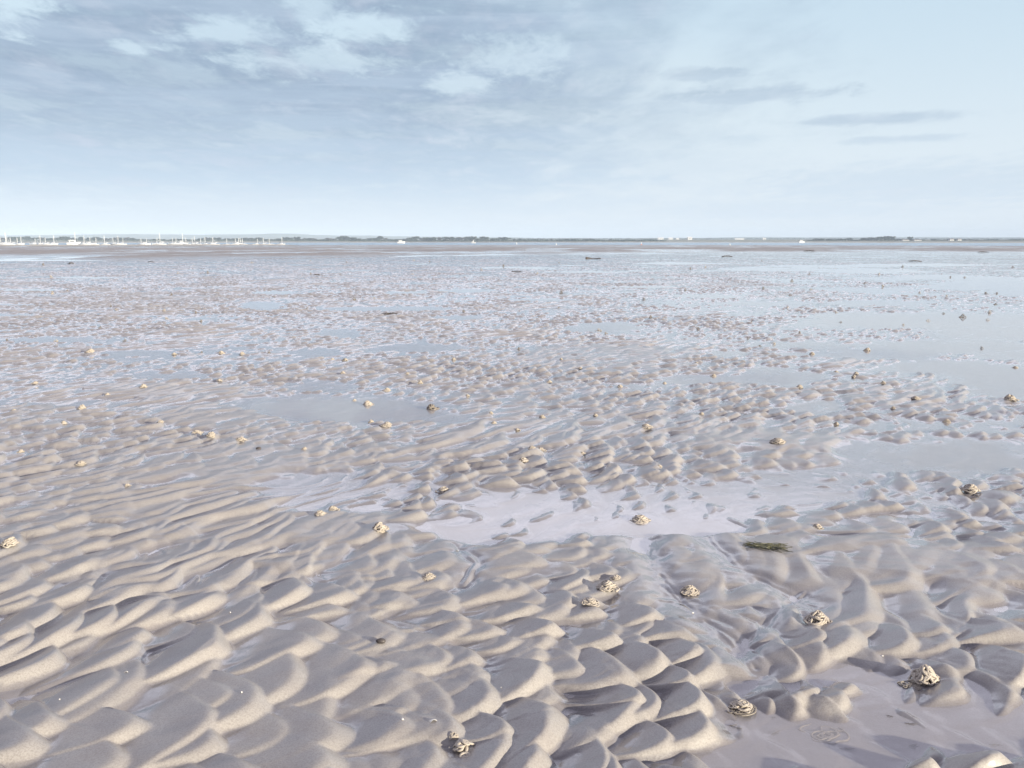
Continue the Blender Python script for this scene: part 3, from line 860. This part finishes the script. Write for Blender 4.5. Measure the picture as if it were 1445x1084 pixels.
def make_tree(seed, w, h, m, n_clump=9, leaves=60):
    o = bpy.data.objects.new('tree', None); COL.objects.link(o)
    R_ = random.Random(seed)
    V, F = tube([Vector((0, 0, -.4)), Vector((.05, 0, h * .3)), Vector((.1, .1, h * .7))], [w * .045, w * .032, w * .012], 7)
    for i in range(4):
        a = R_.uniform(0, 2 * PI); z0 = h * R_.uniform(.25, .5)
        v, f = tube([Vector((0, 0, z0)), Vector((w * .15 * math.cos(a), w * .15 * math.sin(a), z0 + h * .14)), Vector((w * .3 * math.cos(a), w * .3 * math.sin(a), z0 + h * .3))], [w * .02, w * .014, w * .006], 5)
        q = len(V); V += v; F += [tuple(t + q for t in ff) for ff in f]
    mesh_from('trunk', V, F, M_BARK, o)
    mesh_from('crown', *crown_geo(seed, w, h, n_clump, leaves), m, o, smooth=False)
    return o
tree_protos = [make_tree(1, 11, 8, M_CROWN[0], 12, 60), make_tree(2, 8, 8, M_CROWN[1], 10, 60), make_tree(3, 14, 8, M_CROWN[0], 16, 55), make_tree(4, 6, 8, M_CROWN[2], 8, 45), make_tree(5, 9, 8, M_CROWN[1], 9, 60)]
tree_used = set()
def put_tree(u, vtop, wpx, D, label, group=None, seed=0):
    R_ = random.Random(seed * 7 + int(u * 10))
    q = R_.randrange(5); pw = (11, 8, 14, 6, 9)[q]
    o = tree_protos[q] if q not in tree_used else copy_tree(tree_protos[q])
    tree_used.add(q)
    a = at_dist(u, vtop, D); g = float(slope(np.array([D]))[0])
    h = max(2.0, a[2] - g + .3)
    k = wpx * D / FPX / pw
    o.scale = (k, k, h / 8); o.location = (a[0], D, g); o.rotation_euler = (0, 0, R_.uniform(0, 6))
    tag(o, label, 'tree', group)
# outline of the far wood in the photograph: x, y of its top
TL = [(-60, 335), (0, 334.5), (15, 335.5), (22, 333.5), (30, 334.5), (40, 333.5), (48, 337), (53, 334), (60, 335.5), (72, 335), (84, 335), (90, 333.5), (97, 336), (110, 335.5), (130, 335), (160, 335), (184, 335.5),
      (190, 339), (196, 337.5), (205, 337), (222, 337.5), (232, 337.5), (250, 337.5), (262, 338), (280, 337), (292, 335.5), (300, 335.5), (315, 337), (330, 336.5), (345, 336.5), (362, 335.5), (375, 336.5), (390, 336),
      (405, 335.5), (417, 334), (422, 336.5), (440, 336.5), (455, 337.5), (470, 335.5), (480, 334), (497, 334), (508, 336), (515, 336.5), (527, 336), (540, 334), (548, 336.5), (560, 337), (580, 334.5), (600, 334.5), (630, 334.5),
      (660, 334.5), (680, 334.5), (692, 334.5), (702, 336), (710, 335), (720, 335.5), (730, 337), (745, 337), (770, 337.5), (790, 337), (815, 337.5), (850, 338), (880, 338.5), (930, 339)]
tx = np.array([p[0] for p in TL]); ty = np.array([p[1] for p in TL])
T_D = 1150.0
lab_w = ['rounded hazy tree in the wood behind the yachts', 'hazy tree in the long wood on the far shore of the channel', 'low hazy tree where the far wood thins out toward the middle']
u = -55.0
i = 0
while u < 930:
    top = float(np.interp(u, tx, ty)) + random.uniform(-.9, 1.6)
    zone = 0 if u < 430 else (1 if u < 720 else 2)
    put_tree(u, top, random.uniform(9, 16) if zone < 2 else random.uniform(7, 12), T_D + random.uniform(0, 60), lab_w[zone],
             ['trees of the wood behind the yachts', 'trees of the long far wood', 'low trees at the end of the far wood'][zone], i)
    u += random.uniform(5.5, 8.5); i += 1
# clumps on the right, nearer and darker
RT = [(1145, 339, 12, 'low'), (1157, 336.8, 16, 'round'), (1168, 339, 10, 'low'), (1178, 337, 20, 'broad'), (1190, 336.6, 10, 'narrow'), (1199, 336.4, 9, 'narrow'), (1208, 339, 14, 'low'), (1222, 336, 16, 'broad'), (1231, 335.2, 14, 'tall'),
      (1245, 334.2, 18, 'big'), (1255, 333.4, 20, 'biggest'), (1270, 336.8, 9, 'small round'), (1284.5, 334.4, 7, 'tall narrow'), (1292, 337.6, 14, 'low'), (1301, 338, 8, 'small'), (1309, 339.5, 10, 'low'), (1317, 337, 8, 'pointed'), (1328, 338.6, 14, 'low'),
      (1342, 338, 16, 'broad'), (1355, 338, 14, 'round'), (1368, 338, 18, 'broad'), (1382, 338.2, 16, 'round'), (1398, 338.2, 18, 'broad'), (1415, 338.4, 18, 'broad'), (1432, 338, 18, 'round'), (1450, 338, 18, 'round'), (1470, 338, 20, 'broad')]
for i, (u, vt, w, kind) in enumerate(RT):
    put_tree(u, vt, w * 1.25, 1150 + 12 * (i % 3), f'{kind} dark tree of the right shore clumps, {ORD[i]} rightward from the white cabin boat', 'dark trees along the right shore', i + 400)

def wood_strip(name, pts, D, depth, m, seed, dens, size, label):
    """a far wood or hedge seen as one mass of leaves"""
    R_ = random.Random(seed); V, F = [], []
    for (u0, u1, vt, n_) in pts:
        for j in range(int(n_ * dens)):
            u_ = R_.uniform(u0, u1); dd = D + R_.uniform(0, depth)
            g = float(np.interp(dd, D_KEYS, Z_KEYS)); a = at_dist(u_, vt, dd)
            z = g + (a[2] - g) * R_.random() ** .8 * R_.uniform(.75, 1.05)
            p = Vector((a[0], dd, z)); nn = Vector((R_.gauss(0, 1), R_.gauss(-.4, 1), R_.gauss(.4, .7))).normalized()
            s = nn.orthogonal().normalized(); t = nn.cross(s); sz = size * R_.uniform(.5, 1.1); o_ = len(V)
            for (aa, bb) in ((-1, -.6), (1, -.5), (.8, .7), (-.7, .6)): V.append(p + s * sz * aa + t * sz * bb)
            F.append((o_, o_ + 1, o_ + 2, o_ + 3))
    o = mesh_from(name, V, F, m, smooth=False)
    return tag(o, label, 'woodland', kind='stuff')
wood_strip('scrub', [(-80, 940, 338.8, 940)], 1155, 30, M_CROWN[1], 5, 7, .9, 'low hazy scrub filling in under the far wood')
wood_strip('scrub', [(1135, 1520, 339.6, 385)], 1150, 30, M_CROWN[2], 6, 8, .9, 'low dark scrub along the right shore')
wood_strip('distant_wood', [(640, 1520, 336.8, 880)], 2300, 200, M_CROWN[0], 7, 5, 2.4, 'pale blue distant wood beyond the water on the right')

def house(u, D, ln, wd, ht, roof_h, roof_m, lab, rz=0, vb=None):
    o = bpy.data.objects.new('house', None); COL.objects.link(o)
    mesh_from('wall', *box_vf(-ln / 2, ln / 2, -wd / 2, wd / 2, -.6, ht), M_WALLW, o, smooth=False)
    e = .4
    V = [Vector(p) for p in ((-ln / 2 - e, -wd / 2 - e, ht + .01), (ln / 2 + e, -wd / 2 - e, ht + .01), (ln / 2 + e, wd / 2 + e, ht + .01), (-ln / 2 - e, wd / 2 + e, ht + .01), (-ln / 2 - e, 0, ht + roof_h), (ln / 2 + e, 0, ht + roof_h))]
    mesh_from('roof', V, [(0, 3, 2, 1), (0, 1, 5, 4), (2, 3, 4, 5), (0, 4, 3), (1, 2, 5)], roof_m, o, smooth=False)
    for i in range(int(ln // 4)):
        xx = -ln / 2 + (i + .5) * ln / int(ln // 4)
        mesh_from('window', *box_vf(xx - .6, xx + .6, -wd / 2 - .05, -wd / 2 + .05, ht * .35, ht * .75), M_GLASS, o, smooth=False)
    a = at_dist(u, 340, D); o.location = (a[0], D, float(slope(np.array([D]))[0])); o.rotation_euler = (0, 0, rz)
    tag(o, lab, 'house')
house(932, 1900, 12, 8, 3.2, 1.6, M_ROOFP, 'leftmost pale house of the far shore row in the right half')
house(946, 1900, 9, 8, 3.0, 1.6, M_ROOFP, 'second pale house from the left in the far shore row')
house(956, 1900, 6, 6, 2.4, 1.2, M_ROOFP, 'small low pale house left of the bright white one')
house(973, 1500, 7, 7, 3.6, 1.6, M_ROOFP, 'brightest white house on the far shore')
house(1043, 1700, 17, 8, 2.0, 1.0, M_ROOFP, 'long low white building on the far shore right of the bright house')
house(1078, 1800, 6, 6, 2.6, 1.2, M_ROOFP, 'small pale house right of the long low white building')
house(1277, 1135, 8, 6, 2.6, 1.4, M_ROOF, 'low pale house under the small tree right of the biggest clump')
house(1294, 1135, 9, 6, 2.6, 1.4, M_ROOF, 'low pale house right of the tall narrow tree')
house(1342, 1140, 5, 5, 3.4, 1.4, M_ROOF, 'left one of two small white houses among the right shore trees')
house(1353, 1140, 4.5, 5, 3.4, 1.4, M_ROOF, 'right one of two small white houses among the right shore trees')
# pale beach walls along the shore far right
def wall_run(u0, u1, D, h, lab):
    a, b = at_dist(u0, 342, D), at_dist(u1, 342, D); V, F = [], []; n_ = 14
    for i in range(n_ + 1):
        x = a[0] + (b[0] - a[0]) * i / n_; hh = h * (1 + .12 * math.sin(i * 2.1)); g = WATER_LOW - .6
        V += [Vector((x, D - .4, g)), Vector((x, D - .25, g + .6 + hh)), Vector((x, D + .25, g + .6 + hh)), Vector((x, D + .4, g))]
    for i in range(n_):
        for k in range(3): F.append((i * 4 + k, i * 4 + k + 1, (i + 1) * 4 + k + 1, (i + 1) * 4 + k)[::-1])
    F += [(0, 1, 2, 3), tuple(n_ * 4 + q for q in (3, 2, 1, 0))]
    tag(mesh_from('sea_wall', V, F, M_WALLW, smooth=False), lab, 'sea wall')
wall_run(1388, 1440, 1120, .9, 'pale low sea wall along the far right shore')

def hill(name, u0, u1, D, vt, seed, depth=900):
    a0, a1 = at_dist(u0, 337, D)[0], at_dist(u1, 337, D)[0]
    nx, ny = 140, 14; X = np.linspace(a0, a1, nx); Yv = np.linspace(D - depth, D + depth, ny)
    xx, yy = np.meshgrid(X, Yv)
    s = (xx - a0) / (a1 - a0)
    us = u0 + (u1 - u0) * s
    topz = CAM_H + (337 - np.interp(us, [p[0] for p in vt], [p[1] for p in vt])) / FPX * D * 1.0
    rid = np.cos((yy - D) / depth * PI / 2) ** 1.2
    zz = -4 + (topz + 4) * rid * sstep(0, .04, s) * sstep(1, .96, s) + 2.0 * fbm(xx / 120, yy / 200, seed) * rid
    tag(grid_mesh(name, np.stack([xx, yy, zz], -1), False, M_HILL), kind='structure')
hill('hill', -260, 780, 4200, [(-260, 333), (0, 333), (100, 331.5), (200, 330.8), (290, 331.5), (350, 331), (395, 329.8), (415, 329.8), (440, 332), (520, 333), (780, 336)], 3)
hill('hill', 560, 1800, 4300, [(560, 336), (850, 336.5), (1000, 335.5), (1050, 334.5), (1150, 335), (1250, 334.6), (1445, 335), (1800, 334)], 6)

# ------------------------------------------------------------------ haze
V, F = box_vf(-4800, 4800, -600, 5300, -6.0, 42)
hz = mesh_from('haze', V, F, [], smooth=False)
mh = bpy.data.materials.new('haze_air'); mh.use_nodes = True; nt = mh.node_tree
nt.nodes.remove(nt.nodes['Principled BSDF'])
pv = nt.nodes.new('ShaderNodeVolumePrincipled')
pv.inputs['Color'].default_value = rgb(.66, .80, 1.0); pv.inputs['Density'].default_value = .00028; pv.inputs['Anisotropy'].default_value = -.15
nt.links.new(pv.outputs[0], nt.nodes['Material Output'].inputs['Volume'])
hz.data.materials.append(mh); tag(hz, kind='stuff')

# ------------------------------------------------------------------ sun and sky
SUN_EL = math.radians(11.5); SUN_AZ = math.radians(128)          # clockwise from the view direction (+y): to the right and a little behind
sd = Vector((math.sin(SUN_AZ) * math.cos(SUN_EL), math.cos(SUN_AZ) * math.cos(SUN_EL), math.sin(SUN_EL)))
sl = bpy.data.lights.new('sun', 'SUN'); sl.energy = 5.0; sl.angle = math.radians(.6); sl.color = (1.0, .905, .71)
so = bpy.data.objects.new('sun', sl); COL.objects.link(so)
so.rotation_euler = (-sd).to_track_quat('-Z', 'Y').to_euler()

wd = bpy.data.worlds.new('World'); SC.world = wd; wd.use_nodes = True
nt = wd.node_tree
bg = nt.nodes['Background']; bg.inputs['Strength'].default_value = .0608
sky = nt.nodes.new('ShaderNodeTexSky'); sky.sky_type = 'NISHITA'; sky.sun_disc = False
sky.sun_elevation = SUN_EL; sky.sun_rotation = SUN_AZ; sky.dust_density = 1.5; sky.air_density = 1.2
tc = nt.nodes.new('ShaderNodeTexCoord'); dirv = tc.outputs['Generated']
sep = nt.nodes.new('ShaderNodeSeparateXYZ'); nt.links.new(dirv, sep.inputs[0])
X, Y, Zs = sep.outputs
AZ = mth(nt, 'ARCTAN2', X, Y)                      # azimuth from the view direction, right positive
EL = mth(nt, 'ARCSINE', Zs)
zc = mth(nt, 'ADD', mth(nt, 'MAXIMUM', Zs, 0.0), .085)
comb = nt.nodes.new('ShaderNodeCombineXYZ')
nt.links.new(mth(nt, 'DIVIDE', X, zc), comb.inputs[0]); nt.links.new(mth(nt, 'DIVIDE', Y, zc), comb.inputs[1])
mp = nt.nodes.new('ShaderNodeMapping'); nt.links.new(comb.outputs[0], mp.inputs[0]); mp.inputs['Scale'].default_value = (1.15, .62, 1); mp.inputs['Location'].default_value = (3.1, 1.7, 0)
mp.inputs['Rotation'].default_value = (0, 0, .25)
n_big = noise(nt, mp.outputs[0], 1.7, 9, .60, .3)
n_fine = noise(nt, mp.outputs[0], 4.6, 9, .62, .25)
n_wisp = noise(nt, mp.outputs[0], 8.5, 8, .68, .5)
# flat layered streaks in angle space
cs = nt.nodes.new('ShaderNodeCombineXYZ'); nt.links.new(mth(nt, 'MULTIPLY', AZ, 2.2), cs.inputs[0]); nt.links.new(mth(nt, 'MULTIPLY', EL, 26.0), cs.inputs[1])
n_str = noise(nt, cs.outputs[0], 1.6, 6, .58, .5)

def pix_az(u): return math.atan((u - CX) / FPX / CP)
def pix_el(v): return math.radians((337 - v) / 1250 * 57.3 * .985)
def ell(u, v, ru, rv, soft=(1.3, .3), wob=0.0):
    a = mth(nt, 'DIVIDE', mth(nt, 'SUBTRACT', AZ, pix_az(u)), ru / FPX)
    b = mth(nt, 'DIVIDE', mth(nt, 'SUBTRACT', EL, pix_el(v)), rv / FPX)
    q = mth(nt, 'SQRT', mth(nt, 'ADD', mth(nt, 'MULTIPLY', a, a), mth(nt, 'MULTIPLY', b, b)))
    if wob: q = mth(nt, 'ADD', q, mth(nt, 'MULTIPLY', mth(nt, 'SUBTRACT', mth(nt, 'ADD', mth(nt, 'MULTIPLY', n_fine, .6), mth(nt, 'MULTIPLY', n_wisp, .4)), .5), wob))
    return mrange(nt, q, soft[0], soft[1], 0, 1)
def mx(a, b): return mth(nt, 'MAXIMUM', a, b)
def scl(a, k): return mth(nt, 'MULTIPLY', a, k)

# cover: heavy on the left and above, clear to the upper right
edge = mth(nt, 'ADD', AZ, mth(nt, 'MULTIPLY', mth(nt, 'SUBTRACT', n_big, .5), .9))
leftc = mrange(nt, edge, .34, -.10, 0, 1)
high = mrange(nt, EL, .012, .075, .25, 1.0)
cover = mth(nt, 'MULTIPLY', leftc, high)
body = mth(nt, 'ADD', mth(nt, 'MULTIPLY', n_big, .42), mth(nt, 'ADD', mth(nt, 'MULTIPLY', n_str, .48), mth(nt, 'MULTIPLY', n_fine, .25)))
dens = mth(nt, 'MULTIPLY', mrange(nt, mth(nt, 'ADD', body, mth(nt, 'MULTIPLY', mth(nt, 'SUBTRACT', n_wisp, .5), .16)), .45, .60, .60, 1.0), cover)
# breaks of light in the cloud deck
brk = None
for (u, v, ru, rv, k) in [(525, 62, 62, 20, .75), (345, 75, 55, 16, .6), (657, 127, 34, 14, .55), (40, 48, 60, 30, .8), (245, 8, 70, 18, .7), (460, 40, 30, 20, .5), (220, 100, 26, 8, .6), (455, 105, 90, 14, .5), (60, 300, 90, 12, .3), (720, 95, 60, 20, .5)]:
    e = scl(ell(u, v, ru, rv, (1.7, .2), 6.5), k * .85)
    brk = e if brk is None else mx(brk, e)
dens = mth(nt, 'MULTIPLY', dens, mth(nt, 'SUBTRACT', 1.0, brk))
for (u, v, ru, rv, k, wob) in [(965, 122, 110, 11, .50, 3.4), (1010, 150, 165, 16, .55, 3.4), (1210, 186, 135, 9, .55, 2.4), (1240, 212, 100, 6, .42, 3.0), (900, 170, 120, 20, .35, 2.0), (800, 150, 120, 45, .6, 3.0), (760, 40, 110, 30, .6, 3.0),
                               (1280, 268, 300, 34, .46, 2.6), (1080, 298, 280, 18, .34, 2.4), (860, 200, 220, 26, .28, 2.4), (900, 240, 260, 30, .24, 2.0), (260, 205, 460, 75, .62, 1.6), (640, 235, 330, 34, .42, 2.0), (180, 130, 320, 60, .25, 1.8)]:
    e = scl(ell(u, v, ru, rv, (1.15, .25), wob), k)
    dens = mx(dens, e)
# clouds elsewhere in the sky (behind and overhead), broken
back = mrange(nt, mth(nt, 'ABSOLUTE', AZ), .75, 1.1, 0, 1)
dens = mx(dens, mth(nt, 'MULTIPLY', back, mrange(nt, n_big, .50, .68, 0, .55)))
# clear sky: the physical sky veiled with thin high haze, paler towards the horizon
veil_h = mrange(nt, EL, .0, .30, .95, .80)
veil = mixc(nt, mrange(nt, EL, .01, .26), rgb(7.9, 8.8, 9.5), rgb(6.7, 8.4, 9.8))
veil = mixc(nt, scl(ell(760, 150, 420, 90, (1.3, 0)), .55), veil, rgb(7.8, 8.9, 9.6))
clear = mixc(nt, veil_h, sky.outputs[0], veil)
# cloud colour: shadowed blue grey base with paler edges
cl_d = mixc(nt, mrange(nt, n_str, .32, .68), rgb(2.75, 3.8, 5.2), rgb(4.3, 5.45, 6.9))
cl_d = mixc(nt, mrange(nt, EL, .17, .03), cl_d, rgb(5.6, 7.0, 8.4))
lit = mth(nt, 'ADD', mrange(nt, n_fine, .50, .68, 0, .28), mrange(nt, n_big, .52, .66, 0, .30))
cl = mixc(nt, lit, cl_d, rgb(6.4, 7.1, 8.3))
final = mixc(nt, dens, clear, cl)
final = mixc(nt, scl(brk, .55), final, rgb(7.6, 9.3, 10.2))          # sunlit sky showing through the gaps
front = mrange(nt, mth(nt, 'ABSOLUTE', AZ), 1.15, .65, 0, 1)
final = mixc(nt, mth(nt, 'MULTIPLY', front, mrange(nt, EL, .245, .32, 0, .9)), final, rgb(20.0, 20.2, 23.0))      # unseen bright band added above the frame to brighten pool reflections
final = mixc(nt, mth(nt, 'MULTIPLY', front, mrange(nt, EL, .36, .50, 0, .9)), final, rgb(6.2, 6.1, 7.2))  # the added band dims again higher up, so the nearest pool reflects less
final = mixc(nt, mth(nt, 'MULTIPLY', mth(nt, 'SUBTRACT', 1.0, front), mrange(nt, EL, .30, .6, .55, .85)), final, rgb(4.1, 3.75, 4.8))   # unseen mauve-grey sky behind, added to darken and tint the shade
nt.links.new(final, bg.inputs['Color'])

# ------------------------------------------------------------------ render settings
SC.view_settings.view_transform = 'Standard'; SC.view_settings.look = 'None'
SC.view_settings.exposure = 0.74; SC.view_settings.gamma = 1.0
SC.render.engine = 'CYCLES'
SC.cycles.use_denoising = True
SC.cycles.max_bounces = 6; SC.cycles.transparent_max_bounces = 8; SC.cycles.volume_bounces = 2
SC.cycles.sample_clamp_indirect = 6
